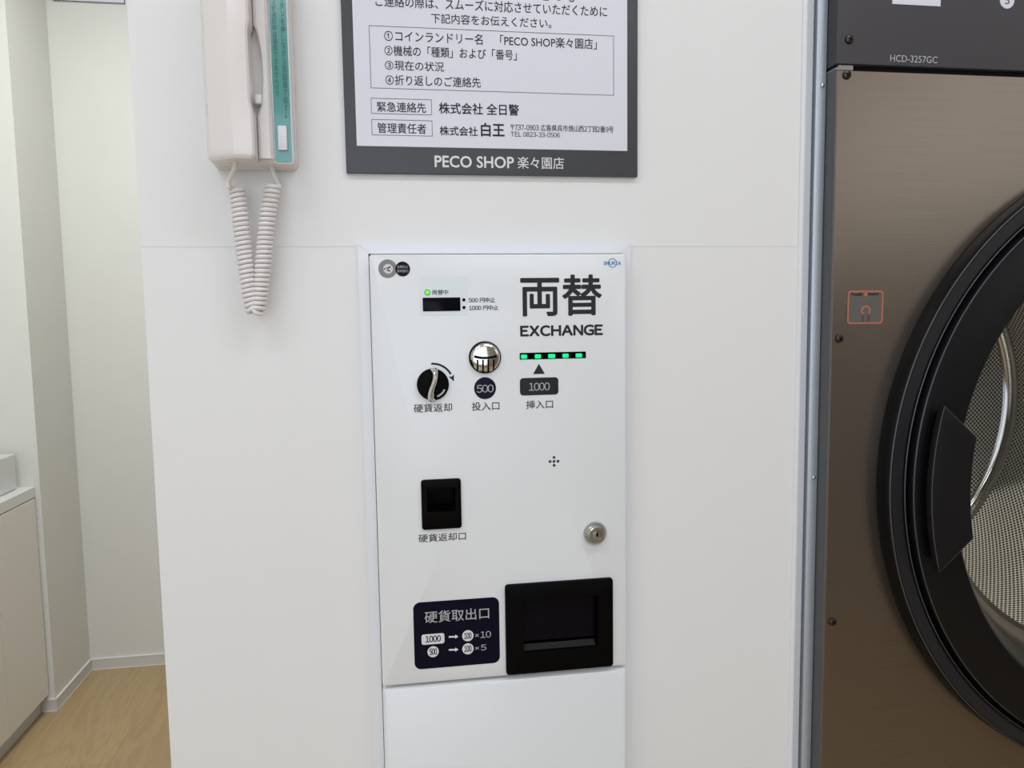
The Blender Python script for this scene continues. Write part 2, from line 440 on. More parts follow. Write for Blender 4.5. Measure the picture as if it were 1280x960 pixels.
# corner trim at the right end of the partition: bead and canted face
bm = nb()
prof = [(WR-.0170, 0), (WR-.0170, -.0015), (WR-.0155, -.0030), (WR-.0125, -.0030), (WR-.0110, -.0018), (WR-.0105, 0.0)]
loft(bm, [[(x, y, z) for x, y in prof] for z in (0, CEIL)])
struct(obj('trim_4', bm, M['trim']))
bm = nb()
prof = [(WR-.0105, -.0018), (WR-.0015, 0.0008), (WR, 0.0020), (WR, T_), (WR-.0145, T_), (WR-.0145, 0.0)]
loft(bm, [[(x, y, z) for x, y in prof] for z in (0, CEIL)])
struct(obj('trim_5', bm, M['trimb']))
# ceiling lamps
for i, (x, y) in enumerate(PANELS):
    t = thing('ceiling_light', 'flat rectangular ceiling light panel over the shop floor', 'ceiling light', (x, y, CEIL), 'ceiling light panels')
    bm = nb(); outline(bm, -.62, .62, -.17, .17, .02, 0, 1); bm.free()
    bm = nb(); box(bm, x-.62, x+.62, y-.17, y+.17, CEIL-.02, CEIL-.0005, 0.004); obj('housing', bm, M['trim'], t)
    bm = nb(); box(bm, x-.60, x+.60, y-.15, y+.15, CEIL-.026, CEIL-.0205); obj('diffuser', bm, M['lamp'], t)

# ------------------------------------------------------------------ vanity counter in the alcove
t = thing('vanity_cabinet', 'pale laminate base cabinet with flush doors under a white counter', 'cabinet', (-1.55, 1.0, 0))
CX, CY0, CY1 = -1.258, 0.35, 1.8865
bm = nb(); box(bm, XL+.002, CX-.019, CY0, CY1-.002, 0.068, 0.7840); obj('carcass', bm, M['cab'], t)
for y0, y1 in ((1.6085, CY1-.003), (1.2085, 1.6055), (0.8085, 1.2055), (CY0, 0.8055)):
    bm = nb(); box(bm, CX-.0188, CX, y0, y1, 0.068, 0.7825, 0.0008, 1); obj('door', bm, M['cab'], t)
bm = nb(); box(bm, XL+.002, CX-.030, CY0+.01, CY1-.004, 0.0, 0.0678); obj('plinth', bm, M['base'], t)
bm = nb(); box(bm, XL+.002, CX, CY0-.01, 1.8920, 0.7860, 0.8228, 0.0012, 1)
o = obj('countertop', bm, M['counter']); o['label'] = 'white worktop lying on the pale base cabinet, carrying the basin'; o['category'] = 'worktop'
# rectangular vessel basin
bm = nb()
bx0, bx1, by0, by1, bz0, bz1 = -1.72, -1.300, 1.38, 1.860, 0.8232, 0.9470
def rxy(x0, x1, y0, y1, r, z): return [(p[0], p[1], z) for p in rr(x0, x1, y0, y1, r, 4)]
loft(bm, [rxy(bx0+.004, bx1-.004, by0+.004, by1-.004, .006, bz0), rxy(bx0, bx1, by0, by1, .006, bz0+.006), rxy(bx0, bx1, by0, by1, .006, bz1-.002),
          rxy(bx0+.002, bx1-.002, by0+.002, by1-.002, .005, bz1), rxy(bx0+.016, bx1-.016, by0+.016, by1-.016, .014, bz1),
          rxy(bx0+.018, bx1-.018, by0+.018, by1-.018, .02, bz1-.01), rxy(bx0+.04, bx1-.04, by0+.04, by1-.04, .04, bz1-.095)])
bs = thing('wash_basin', 'white square-edged wash basin standing on the white worktop', 'basin', (-1.51, 1.62, bz0))
obj('bowl', bm, M['ceramic'], bs, True)
bm = nb()
pts = [(.020, 0), (.020, .003), (.008, .003)]
loft(bm, [[(-1.51+r*math.cos(2*PI*i/24), 1.62+r*math.sin(2*PI*i/24), bz1-.095+z) for i in range(24)] for r, z in pts]); obj('drain', bm, M['chrome'], bs, True)

# opening hours sign on the far wall
t = thing('opening_hours_sign', 'small white sign with thin grey border high on the far alcove wall', 'sign', (-1.09, YB, 2.7))
sx0 = at(67, 1, YB).x; sx1 = at(157, 5, YB).x; sz0 = at(157, 5.6, YB).z
bm = nb(); box(bm, sx0, sx1, YB-.006, YB-.0002, sz0, sz0+.09, 0.0005, 1); obj('plate', bm, M['signface'], t)
bm = nb(); outline(bm, sx0, sx1, sz0, sz0+.09, .0025, YB-.0064, YB-.0071); obj('border', bm, M['signframe'], t)
bm = nb(); a = at(107, 2.4, YB); b = at(150, 2.4, YB)
text_bm(bm, '時間営業', a.x, b.x, sz0+.014, sz0+.014+(b.x-a.x)/4*1.15, YB-.0068, 0.03); obj('lettering', bm, M['ink'], t)

# ------------------------------------------------------------------ notice board
t = thing('notice_board', 'grey-bordered contact notice with Japanese text on the white wall above the change machine', 'sign', (0.13, 0, 1.57))
YS = -0.006
c0 = at(433, 216, YS); c1 = at(797, 221, YS); NX0, NX1, NZ0 = c0.x, c1.x, (c0.z+c1.z)/2; NZ1 = NZ0+0.30
print('sign', NX0, NX1, NZ0)
bm = slab(NX0, NX1, NZ0, NZ1, 0.0008, -0.0005, YS, 0.0006); obj('border', bm, M['signframe'], t)
i0 = at(446, 181.9, YS); i1 = at(784, 189, YS)
bm = nb(); box(bm, i0.x, i1.x, YS-.0002, YS+.001, (i0.z+i1.z)/2, NZ1-.015); obj('face', bm, M['signface'], t)
YT = YS-.0004
def rules(rects, th, name):
    bm = nb()
    for tl, br in rects:
        a = at(*tl, YT); b = at(*br, YT); outline(bm, a.x, b.x, b.z, a.z, th, YS-.0002, YT)
    obj(name, bm, M['inkl'], t)
rules([((461, 31.5), (767.5, 119.5)), ((463.5, 122.2), (540, 144)), ((464.2, 148.8), (540.8, 170.5))], 0.0007, 'ruled_box')
bm = nb()
T(bm, '下記までご連絡ください。', (486, -27), (718, 3.2), YT, .012)
T(bm, 'ご連絡の際は、スムーズに対応させていただくために', (469, -6.5), (759, 21.5), YT, .012)
T(bm, '下記内容をお伝えください。', (538.7, 16.2), (689.4, 35.6), YT, .012)
T(bm, '①コインランドリー名　「PECO SHOP楽々園店」', (480, 37.3), (746, 62), YT, .012)
T(bm, '②機械の「種類」および「番号」', (480.4, 56), (646, 75.6), YT, .012)
T(bm, '③現在の状況', (481, 75), (555, 89.8), YT, .012)
T(bm, '④折り返しのご連絡先', (481.7, 93), (601, 109.8), YT, .012)
obj('lettering', bm, M['ink'], t)
bm = nb()
T(bm, '緊急連絡先', (471, 126.8), (532.7, 141.2), YT, .014)
T(bm, '株式会社 全日警', (548.4, 127.6), (648.8, 144.8), YT, .022)
T(bm, '管理責任者', (471.5, 153.2), (533, 167.6), YT, .014)
T(bm, '株式会社', (549.4, 157.4), (597.3, 170.4), YT, .022)
T(bm, '白王', (600.8, 153.2), (631, 171.4), YT, .035)
T(bm, '〒737-0903 広島県呉市焼山西2丁目2番9号', (638, 154.6), (767, 166), YT, .012, wide=True)
T(bm, 'TEL 0823-33-0506', (638.4, 164.4), (700, 172), YT, .012, wide=True, gap=.12)
obj('contact_lettering', bm, M['ink'], t)
bm = nb()
T(bm, 'PECO SHOP', (543, 194.2), (642.6, 210.6), YS-.0003, .035)
T(bm, '楽々園店', (646.8, 195.6), (705, 211.6), YS-.0003, .008)
o = obj('shop_name', bm, M['white'], t); o['label'] = 'white lettering'

# ------------------------------------------------------------------ change machine
YD = -0.025
mc = thing('change_machine', 'white enamel coin change machine set into the white wall, with green lit note slot', 'change machine', ((DX0+DX1)/2, 0, 0))
# door plate with real openings
def px_rect(tl, br, Y=YD):
    a = at(*tl, Y); b = at(*br, Y); return a.x, b.x, b.z, a.z
door = tomesh(slab(DX0, DX1, DZ0, DZ1, 0.004, 0.012, YD, 0.0030))
bill = px_rect((650, 441.6), (732, 447.2)); bill = (bill[0], bill[1], bill[2], bill[3])
cret = px_rect((533.2, 609.4), (569.8, 638))
tray = px_rect((652.6, 749), (746.8, 806.6))
print('bill', bill, 'cret', cret, 'tray', tray)
cut = []
for r_, dep in ((bill, .010), ((cret[0]-.002, cret[1]+.002, cret[2]-.002, cret[3]+.002), .010), ((tray[0]-.002, tray[1]+.002, tray[2]-.002, tray[3]+.002), .010)):
    b_ = nb(); box(b_, r_[0], r_[1], YD-.01, dep, r_[2], r_[3]); cut.append(b_)
hc = at(692.7, 576.9, YD); HP = 0.0051
for dx, dz in ((0, 0), (HP, 0), (-HP, 0), (0, HP), (0, -HP)):
    b_ = nb(); loft(b_, [(circ(hc.x+dx, hc.z+dz, .0020, 16), YD-.01), (circ(hc.x+dx, hc.z+dz, .0020, 16), YD+.012)]); cut.append(b_)
door = cutmesh(door, cut)
DOOR = link_mesh('door', door, M['enamel'], mc, True)
bm = slab(DX0, DX1, 0.10, DZ0-.0042, 0.005, 0.012, YD-.0006, 0.0040); obj('lower_panel', bm, M['enamel'], mc, True)
bm = nb(); box(bm, DX0+.003, DX1-.003, 0.0125, 0.115, 0.0, DZ1-.003); obj('housing', bm, M['gap'], mc)
bm = nb(); box(bm, DX0+.002, DX1-.002, 0.0, 0.0123, 0.0, 0.0985); obj('plinth', bm, M['enamel'], mc)
YI = YD-.0003
# small black backing seen through the speaker holes
bm = nb(); box(bm, hc.x-.009, hc.x+.009, YD+.010, YD+.0118, hc.z-.009, hc.z+.009); obj('speaker_backing', bm, M['gap'], mc)

def ringprint(bm, cx, cz, r, t, yb, yf, n=40):
    return loft(bm, [(circ(cx, cz, r, n), yb), (circ(cx, cz, r, n), yf), (circ(cx, cz, r-t, n), yf), (circ(cx, cz, r-t, n), yb), (circ(cx, cz, r, n), yb)], False, False)
def disc(px, py, rpx, Y0, Y1, bm=None, n=40):
    c = at(px, py, Y0); s = rpx/ (at(px+1, py, Y0).x-at(px, py, Y0).x)**-1
    return lathe([(s, Y0), (s, Y1)], c.x, c.z, n, True, True, bm), c, s

# maker's logo
bm = nb(); T(bm, 'SHURIA', (754.5, 326.6), (776.2, 331.2), YI-.0002, .03, wide=True); obj('logo_lettering', bm, M['blue'], mc)
bm = nb(); c = at(765.5, 328.7, YD); ringprint(bm, c.x, c.z, .0058, .0010, YD, YI); obj('logo_ring', bm, M['bluel'], mc)
# headline
bm = nb(); T(bm, '両替', (650, 343.6), (752.6, 394.2), YI, .026); obj('exchange_characters', bm, M['char'], mc)
bm = nb(); T(bm, 'EXCHANGE', (650, 407), (753.8, 419), YI, .07, wide=True, gap=.09); obj('exchange_lettering', bm, M['char'], mc)
# the two round stickers
bm, c, s = disc(484.6, 335.8, 11.6, YD, YD-.0005); st = obj('grey_sticker', bm, M['discgrey'], mc)
bm, c, s = disc(485.1, 336, 6.1, YD-.0005, YD-.0007); obj('sticker_centre', bm, M['discwhite'], st)
bm = nb()
for p in ([(481.6, 334.9), (484.6, 334.6), (488.4, 332.4), (488.0, 334.4), (485, 336)], [(482.6, 337.0), (486, 337.2), (488.4, 339.4), (487.0, 339.4), (484.6, 338.4)]):
    poly(bm, [(at(*q, YD).x, at(*q, YD).z) for q in p], YD-.0007, YD-.0009)
cc = at(480.5, 336.1, YD); lathe([(.0009, YD-.0007), (.0009, YD-.0009)], cc.x, cc.z, 12, True, True, bm)
obj('sticker_symbol', bm, M['gap'], st)
bm, c, s = disc(503.3, 336.2, 9.2, YD, YD-.0006); st = obj('black_sticker', bm, M['blackg'], mc)
bm = nb(); T(bm, '盗難防止', (496.3, 331.8), (510.3, 335.2), YD-.0008, .0); obj('lettering', bm, M['grey'], st); bm = nb(); T(bm, '警報器付', (496.3, 337.0), (510.6, 340.4), YD-.0008, .0); obj('lettering', bm, M['grey'], st)
# counter display on its pale film
r_ = px_rect((523.6, 346), (584.5, 393.6)); bm = slab(*r_, .0008, YD, YD-.0003, .0001); obj('display_film', bm, M['film'], mc)
r_ = px_rect((528.2, 372.2), (575.6, 388.6)); bm = slab(*r_, .0010, YD, YD-.0012, .0004)
dw = obj('display_window', bm, M['blackg'], mc, True)
bm, c, s = disc(534.2, 365.6, 3.7, YD, YD-.0006); lr = obj('status_lamp', bm, M['ledring'], mc)
bm = lathe([(s*.72, YD-.0006), (s*.62, YD-.0016), (s*.3, YD-.0022)], c.x, c.z, 24, True, True); obj('lamp_lens', bm, M['led'], lr, True)
bm = nb(); disc(579.8, 374.9, 2.1, YD, YD-.0006, bm, 20); dk = obj('indicator_dot', bm, M['gap'], mc)
bm = nb(); disc(579.9, 384.4, 2.1, YD, YD-.0006, bm, 20); obj('indicator_dot', bm, M['gap'], mc)
for q in (('両替中', (540, 362.2), (560.3, 368.4)), ('500 円中止', (585.6, 371.9), (619, 378)), ('1000 円中止', (586, 381.6), (623, 387.6))):
    bm = nb(); T(bm, *q, YD-.0005, .02, wide=True); obj('display_lettering', bm, M['char'], mc)

# coin slot: domed chrome disc in a dark collar, slot and ribs below it
c = at(606.0, 446.6, YD); S = 0.0198; YC = YD-.004
sl = obj('coin_slot', lathe([(S, YD), (S, YC+.0012), (S-.0006, YC), (S-.0016, YC)], c.x, c.z, 64, False, True), M['black'], mc, True)
prof = [(S-.0018, YC+.001), (S-.0018, YC-.0010), (S-.003, YC-.0024)] + [((S-.003)*math.cos(a), YC-.0024-.0022*math.sin(a)) for a in [PI/2*k/8 for k in range(1, 8)]]
me = tomesh(lathe(prof, c.x, c.z, 64, True, True))
cuts = []
b_ = nb(); strip(b_, [(c.x-.0140+.028*i/10, c.z+.0002+.0022*((i-5)/5)**2-.0006) for i in range(11)], .0030, YC+.0009, YC-.02); cuts.append(b_)
for k in (-1.5, -.5, .5, 1.5):
    b_ = nb(); x_ = c.x+k*.0066; box(b_, x_-.0011, x_+.0011, YC-.02, YC+.0007, c.z-.03, c.z-.0024); cuts.append(b_)
me = cutmesh(me, cuts)
link_mesh('chrome_face', me, M['chrome'], sl, True)
bm, c, s = disc(606.3, 485.2, 13.7, YD, YD-.0004); bd = obj('coin_badge', bm, M['navy'], mc)
bm = nb(); T(bm, '500', (595.6, 481.2), (617, 490.3), YD-.0006, .0, wide=True, gap=.06); obj('lettering', bm, M['grey'], bd)

# return knob with its twisted chrome lever
c = at(541.0, 480.4, YD); S = 0.0194
kn = obj('return_knob', lathe([(S, YD), (S, YD-.0035), (S-.0010, YD-.0048), (S-.0026, YD-.0050)], c.x, c.z, 64, False, True), M['black'], mc, True)
bm = nb(); rings = []
for i in range(17):
    u = -1+2*i/16; z = c.z+u*(S+.0010); wd = .0040+.0022*(1-abs(u)**1.5)*1.0
    xo = c.x-.0002+.0028*math.sin(u*PI*.9)
    hgt = .0045+.0115*(1-u*u)**.5*.95
    rings.append([(xo+wd*math.cos(a)*(1 if math.sin(a) < .5 else .8), YD-.0045-hgt*max(0, math.sin(a)), z) for a in [PI*k/10 for k in range(11)]])
loft(bm, rings); obj('chrome_lever', bm, M['chrome'], kn, True)
bm = nb(); strip(bm, [(c.x+(S-.0042)*math.cos(a), c.z+(S-.0042)*math.sin(a)) for a in [math.radians(d) for d in range(-72, -22, 6)]], .0022, YD-.0048, YD-.0054); obj('grey_mark', bm, M['grey'], kn)
bm = nb(); R_ = S+.0058
strip(bm, [(c.x+R_*math.cos(a), c.z+R_*math.sin(a)) for a in [math.radians(d) for d in range(93, 24, -5)]], .0025, YD, YI)
a = math.radians(24); p0 = Vector((c.x+R_*math.cos(a), c.z+R_*math.sin(a))); tt = Vector((.35, -.94)); nn = Vector((.94, .35))
poly(bm, [tuple(p0+nn*.0033), tuple(p0+tt*.0080), tuple(p0-nn*.0036), tuple(p0+tt*.0014)], YD, YI)
obj('turn_arrow', bm, M['char'], mc)

# note slot with green lights
bm = nb()
loft(bm, [(rr(bill[0]-.0004, bill[1]+.0004, bill[2]-.0004, bill[3]+.0004, .0003, 2), YD), (rr(bill[0]-.0004, bill[1]+.0004, bill[2]-.0004, bill[3]+.0004, .0003, 2), YD-.0004),
          (rr(bill[0]+.0003, bill[1]-.0003, bill[2]+.0003, bill[3]-.0003, .0002, 2), YD-.0004), (rr(bill[0]+.0003, bill[1]-.0003, bill[2]+.0003, bill[3]-.0003, .0002, 2), .0095)], False, True)
ns = obj('note_slot', bm, M['black'], mc)
for k, xx in enumerate((655.6, 673.0, 690.2, 707.6, 724.4)):
    a_ = at(xx, 446, YD); bm = nb(); hw = (.0036, .0037, .0042, .0036, .0038)[k]
    box(bm, a_.x-hw, a_.x+hw, YD+.0008, YD+.006, bill[2]+.0004, bill[3]-.0020, .0008, 2)
    o = obj('green_lamp', bm, M['ledslot'], ns, True)
bm = nb(); poly(bm, [(at(*p, YD).x, at(*p, YD).z) for p in ((673.6, 454.8), (666.3, 467.6), (681, 467.2))], YD, YI); obj('triangle_mark', bm, M['char'], mc)
r_ = px_rect((649.7, 472.7), (698, 493)); bm = slab(*r_, .0042, YD, YD-.0005, .0001); bd = obj('note_badge', bm, M['badge'], mc)
bm = nb(); T(bm, '1000', (661, 478.7), (687.3, 487.8), YD-.0007, .0, wide=True, gap=.06); obj('lettering', bm, M['grey'], bd)
for q in (('硬貨返却', (517, 505.3), (565.2, 514.3)), ('投入口', (589.6, 502.8), (624.4, 512.4)), ('挿入口', (657.5, 500.8), (691.4, 510.2)), ('硬貨返却口', (523, 668.2), (582.6, 674.8))):
    bm = nb(); T(bm, *q, YI, .010); obj('slot_lettering', bm, M['char'], mc)


# coin return cup
r_ = px_rect((526, 599.8), (577, 659.2))
def bezel(outer, inner, ro, ri, yf, depth, bev=.0012):
    bm = nb()
    x0, x1, z0, z1 = outer; a0, a1, c0_, c1_ = inner
    return loft(bm, [(rr(x0, x1, z0, z1, ro), YD), (rr(x0, x1, z0, z1, ro), yf+bev), (rr(x0+bev*.3, x1-bev*.3, z0+bev*.3, z1-bev*.3, ro-bev*.3), yf+bev*.3),
                     (rr(x0+bev, x1-bev, z0+bev, z1-bev, ro-bev), yf), (rr(a0, a1, c0_, c1_, ri), yf), (rr(a0+.0004, a1-.0004, c0_+.0004, c1_-.0004, ri-.0003), yf+.0006),
                     (rr(a0+.0006, a1-.0006, c0_+.0006, c1_-.0006, ri-.0005), depth)], False, True)
obj('coin_return_cup', bezel(r_, cret, .0035, .0012, YD-.0035, .009), M['black'], mc, True)
# coin tray
r_ = px_rect((630.8, 730.5), (765.5, 831))
tb = obj('coin_tray', bezel(r_, tray, .0042, .0012, YD-.0050, .009, .0016), M['black'], mc, True)
bm = nb(); box(bm, tray[0]+.001, tray[1]-.001, YD+.008, YD+.0095, tray[2]+.010, tray[3]-.001); obj('flap', bm, M['blackg'], tb)
bm = nb(); x0, x1, z0, z1 = tray
loft(bm, [[(x0+.001, YD-.001, z0+.0012), (x0+.001, YD-.001, z0+.0022), (x0+.001, YD+.007, z0+.0065), (x0+.001, YD+.007, z0+.0012)],
          [(x1-.003, YD-.001, z0+.0012), (x1-.003, YD-.001, z0+.0022), (x1-.003, YD+.007, z0+.0065), (x1-.003, YD+.007, z0+.0012)]])
o = obj('tray_lip', bm, mat('dull_grey_lip', (0.03, 0.028, 0.028), 0.35, spec=0.1, noise=0.05), tb)
# payout instruction label
r_ = px_rect((516.2, 753.6), (625, 828)); bm = slab(*r_, .0085, YD, YD-.0005, .0001, n=8); lb = obj('payout_label', bm, M['navy'], mc)
YL = YD-.0007
bm = nb()
T(bm, '硬貨取出口', (530.6, 764.6), (611.6, 773.2), YL, .008)
obj('heading', bm, M['grey'], lb); bm = nb()
T(bm, '×10', (593.8, 790.0), (613.8, 796.6), YL, .0, wide=True)
obj('lettering', bm, M['grey'], lb); bm = nb()
T(bm, '×5', (593.8, 806.6), (608, 812.6), YL, .0, wide=True)
obj('lettering', bm, M['grey'], lb)
bm = nb()
q = px_rect((526.8, 793.2), (555.6, 803.8)); slab(*q, .0028, YL+.0002, YL, .00005, bm)
for px_, py_ in ((541.4, 814.6), (584.8, 794.6), (584.9, 811.0)): disc(px_, py_, 7.1, YL+.0002, YL, bm, 28)
for py_ in (796.0, 812.2):
    a_ = at(561, py_+.2, YL); b_ = at(573, py_-.4, YL)
    poly(bm, [(a_.x, a_.z+.0010), (b_.x-.004, b_.z+.0010), (b_.x-.004, b_.z+.0026), (b_.x, b_.z), (b_.x-.004, b_.z-.0026), (b_.x-.004, b_.z-.0010), (a_.x, a_.z-.0010)], YL+.0002, YL)
obj('white_coin_signs', bm, M['white'], lb)
for q in (('1000', (531.6, 795.2), (551.2, 801.8)), ('500', (536.7, 810.8), (546.4, 818.2)), ('100', (580.0, 791.1), (589.6, 798.3)), ('100', (580.1, 807.2), (589.7, 814.4))):
    bm = nb(); T(bm, *q, YL-.0002, .03, wide=True); obj('coin_number', bm, M['navy'], lb)
# key lock
c = at(743.6, 666.3, YD); S = 0.0152
lk = obj('key_lock', lathe([(S, YD), (S, YD-.0015), (S-.0012, YD-.0040), (S-.0035, YD-.0062), (S-.0040, YD-.0100), (S-.0052, YD-.0112), (S-.0078, YD-.0112), (S-.0082, YD-.0100), (.0064, YD-.0100), (.0060, YD-.0108), (.003, YD-.0111)], c.x, c.z, 64, False, True), M['chromed'], mc, True)
bm = nb(); box(bm, c.x-.0008, c.x+.0008, YD-.0119, YD-.0110, c.z-.0018, c.z+.0042); lathe([(.0014, YD-.0110), (.0014, YD-.0119)], c.x, c.z+.001, 16, True, True, bm); obj('keyhole', bm, M['gap'], lk)

# ------------------------------------------------------------------ wall telephone
ph = thing('wall_telephone', 'cream handset telephone hung on the white wall, with teal label and coiled cord', 'telephone', (-0.15, 0, 1.58))
PB0, PB1, PZ0, PZ1 = -0.2005, -0.1073, 1.5745, 1.800
YP = -0.040
bm = nb()
loft(bm, [(rr(PB0-.001, PB1+.001, PZ0-.001, PZ1+.001, .008), -.0005), (rr(PB0-.001, PB1+.001, PZ0-.001, PZ1+.001, .008), -.012), (rr(PB0, PB1, PZ0, PZ1, .007), -.0135),
          (rr(PB0, PB1, PZ0, PZ1, .007), YP+.003), (rr(PB0+.001, PB1-.001, PZ0+.001, PZ1-.001, .006), YP+.001), (rr(PB0+.003, PB1-.003, PZ0+.003, PZ1-.003, .004), YP)])
obj('base', bm, M['phone'], ph, True)
# raised spine beside the handset
bm = nb(); x0_ = at(321, 180, YP).x; x1_ = at(341, 180, YP-.006).x
x0_ += .0020
prof = [(x0_, YP), (x0_+.001, YP-.007), (x0_+.004, YP-.0085), (x1_-.003, YP-.0075), (x1_, YP-.004), (x1_+.0005, YP)]
def spine(z):  # scooped between the ear and mouth pieces
    s_ = math.sin(PI*min(1, max(0, (z-1.624)/.098)))**.7 if 1.624 < z < 1.722 else 0
    return [(x if i > 2 else x+.0105*s_*(1-i*.25), y if i in (0, 5) else y+.002*s_, z) for i, (x, y) in enumerate(prof)]
loft(bm, [spine(PZ0+.004+(PZ1-PZ0-.008)*i/50) for i in range(51)]); obj('cradle', bm, M['phone'], ph, True)
# handset
xr, xridge, xl = at(318, 190, -.072).x, at(291.5, 190, -.074).x, at(263.5, 200, -.045).x
bm = nb(); rings = []
def hs(z):
    s_ = min(1, max(0, (z-1.622)/.014))*min(1, max(0, (1.722-z)/.014)); s_ = s_*s_*(3-2*s_)
    e = max(0, 1-(z-1.5735)/.004) if z < 1.5775 else 0
    e = e*.0022
    R1 = xr-.0022*s_
    yb = -.0405+(-.012)*s_
    p = [(xl+e, yb+0), (xl+e*.6, -.050+e), (xl+.002+e, -.0575+e), (xridge-.001, -.0735+e), (xridge+.0012, -.0742+e), (R1-.0022-e, -.0722+e), (R1-e, -.0700+e), (R1-e, yb)]
    return [(x, y, z) for x, y in p]
zs = [1.5735, 1.5743, 1.5755, 1.5775, 1.584] + [1.59+.0045*i for i in range(48)]
loft(bm, [hs(z) for z in zs]); obj('handset', bm, M['phone'], ph, True)
# hook switch
a_ = at(323, 124, YP-.012); bm = nb(); box(bm, a_.x-.0035, a_.x+.0035, YP-.014, YP-.001, a_.z-.005, a_.z+.005, .001); obj('hook_switch', bm, M['phone'], ph, True)
# teal label on its white surround
lx0 = at(344.4, 204, YP).x+.0002; lx1 = at(366.2, 202, YP).x-.0006
lz0 = at(345, 203.5, YP).z
bm = slab(lx0-.0008, lx1+.0010, lz0-.001, PZ1-.008, .003, YP+.0002, YP-.0006, .0002); lb = obj('label_surround', bm, M['white'], ph)
bm = slab(lx0+.0002, lx1, lz0, PZ1-.009, .0025, YP-.0006, YP-.0010, .0001); tl = obj('teal_label', bm, M['teal'], lb)
bm = nb(); YQ = YP-.0012
wL = lx1-lx0
text_bm(bm, '\n'.join('↑ランプが点灯中は通話できませんので'), lx0+.0025, lx0+.0075, 1.648, 1.775, YQ, .012, line=1.0)
text_bm(bm, '\n'.join('このボタンを押しながら受話器で話す↓'), lx0+.0115, lx0+.0165, 1.624, 1.775, YQ, .012, line=1.0)
text_bm(bm, '通話中', lx0+.003, lx0+.016, 1.7770, 1.7840, YQ, .01)
obj('lettering', bm, M['tealink'], tl)
b0 = at(346.8, 157, YP-.003); b1 = at(359.6, 188, YP-.003)
bm = slab(b0.x, b1.x, b1.z, b0.z, .0015, YP-.001, YP-.0045, .0010); pb = obj('push_button', bm, M['white'], ph, True)
bm = nb()
for i in range(3):
    for j in range(4): lathe([(.0006, YP-.0045), (.0003, YP-.0050)], b0.x+.0034+i*.0028, b1.z+.004+j*.0036, 8, True, True, bm)
obj('dimples', bm, M['discwhite'], pb)
# curly cord: one swept tube
def cat(P, u):
    n = len(P)-1; k = min(int(u*n), n-1); t_ = u*n-k
    p0, p1, p2, p3 = P[max(k-1, 0)], P[k], P[k+1], P[min(k+2, n)]
    return 0.5*((2*p1)+(-p0+p2)*t_+(2*p0-5*p1+4*p2-p3)*t_*t_+(-p0+3*p1-3*p2+p3)*t_**3)
YK = -.026
axis = [at(*p, YK) for p in ((296, 236), (299.5, 262), (303.5, 300), (308, 335), (312, 362), (315, 380), (318.5, 390), (321.5, 386), (324, 372), (328, 340), (331.5, 300), (336, 262), (341.5, 232))]
N = 1500; base = [cat(axis, i/N) for i in range(N+1)]
ln = [0]
for a, b in zip(base, base[1:]): ln.append(ln[-1]+(b-a).length)
pitch = .0054; pts = []
Rc = .0072
for i, p in enumerate(base):
    tg = (base[min(i+1, N)]-base[max(i-1, 0)]).normalized(); s1 = Vector((0, 1, 0)); s2 = tg.cross(s1).normalized(); s1 = s2.cross(tg)
    ph_ = 2*PI*ln[i]/pitch
    pts.append(p+s1*Rc*math.cos(ph_)+s2*Rc*math.sin(ph_))
# resample evenly along the helix
turns = ln[-1]/pitch; nn_ = int(turns*20); res = []
for i in range(nn_+1):
    s_ = ln[-1]*i/nn_
    lo, hi = 0, N
    while hi-lo > 1:
        md = (lo+hi)//2
        if ln[md] < s_: lo = md
        else: hi = md
    f_ = (s_-ln[lo])/max(1e-9, ln[hi]-ln[lo]); p = base[lo].lerp(base[hi], f_)
    tg = (base[hi]-base[lo]).normalized() if lo in (0, N-1) else (base[min(lo+3, N)]-base[max(lo-3, 0)]).normalized()
    s1 = Vector((0, 1, 0)); s2 = tg.cross(s1).normalized(); s1 = s2.cross(tg)
    ph_ = 2*PI*s_/pitch; res.append(p+s1*Rc*math.cos(ph_)+s2*Rc*math.sin(ph_))
head = [at(295, 200, -.050), at(292.5, 212, -.046), at(288.5, 220, -.040), at(285.5, 228, -.036), at(287, 234.5, -.036)]
h = [cat(head+[res[0]], i/30) for i in range(30)]
tail = [res[-1], at(344.5, 224, -.020), at(341, 214, -.020), at(339.5, 207, -.022)]
tl_ = [cat(tail, i/24) for i in range(1, 25)]
bm = nb(); tube(bm, h+res+tl_, .00255, 8); obj('coiled_cord', bm, M['cord'], ph, True)

# ------------------------------------------------------------------ galvanised channel beside the dryer
ch = thing('steel_channel', 'narrow galvanised steel channel standing between white wall trim and dryer', 'steel channel', (.562, 0, 0))
bm = nb()
prof = [(.5555, .030), (.5555, .0060), (.5572, .0022), (.5600, .0008), (.5690, .0), (.5704, .0006), (.5706, .002), (.5706, .030)]
loft(bm, [[(x, y, z) for x, y in prof] for z in (0, CEIL-.002)]); obj('channel', bm, M['steel'], ch, True)
for p in ((1025.6, 106.5), (1016.6, 597)):
    c = at(*p, -.001); c.x = .5647
    sc_ = obj('screw', lathe([(.0026, .0006), (.0030, -.0006), (.0022, -.0022), (.0008, -.0028)], c.x, c.z, 20, True, True), M['steelscrew'], ch, True)

# ------------------------------------------------------------------ tumble dryer
DL, DRr, DYF, DYB = .5715, 1.6365, -.020, .90
CXD, CZD = 1.104, 1.168
ZS = 1.7105
dr = thing('tumble_dryer', 'large coin dryer with brushed bronze steel front and round glass door', 'clothes dryer', (CXD, .44, 0))
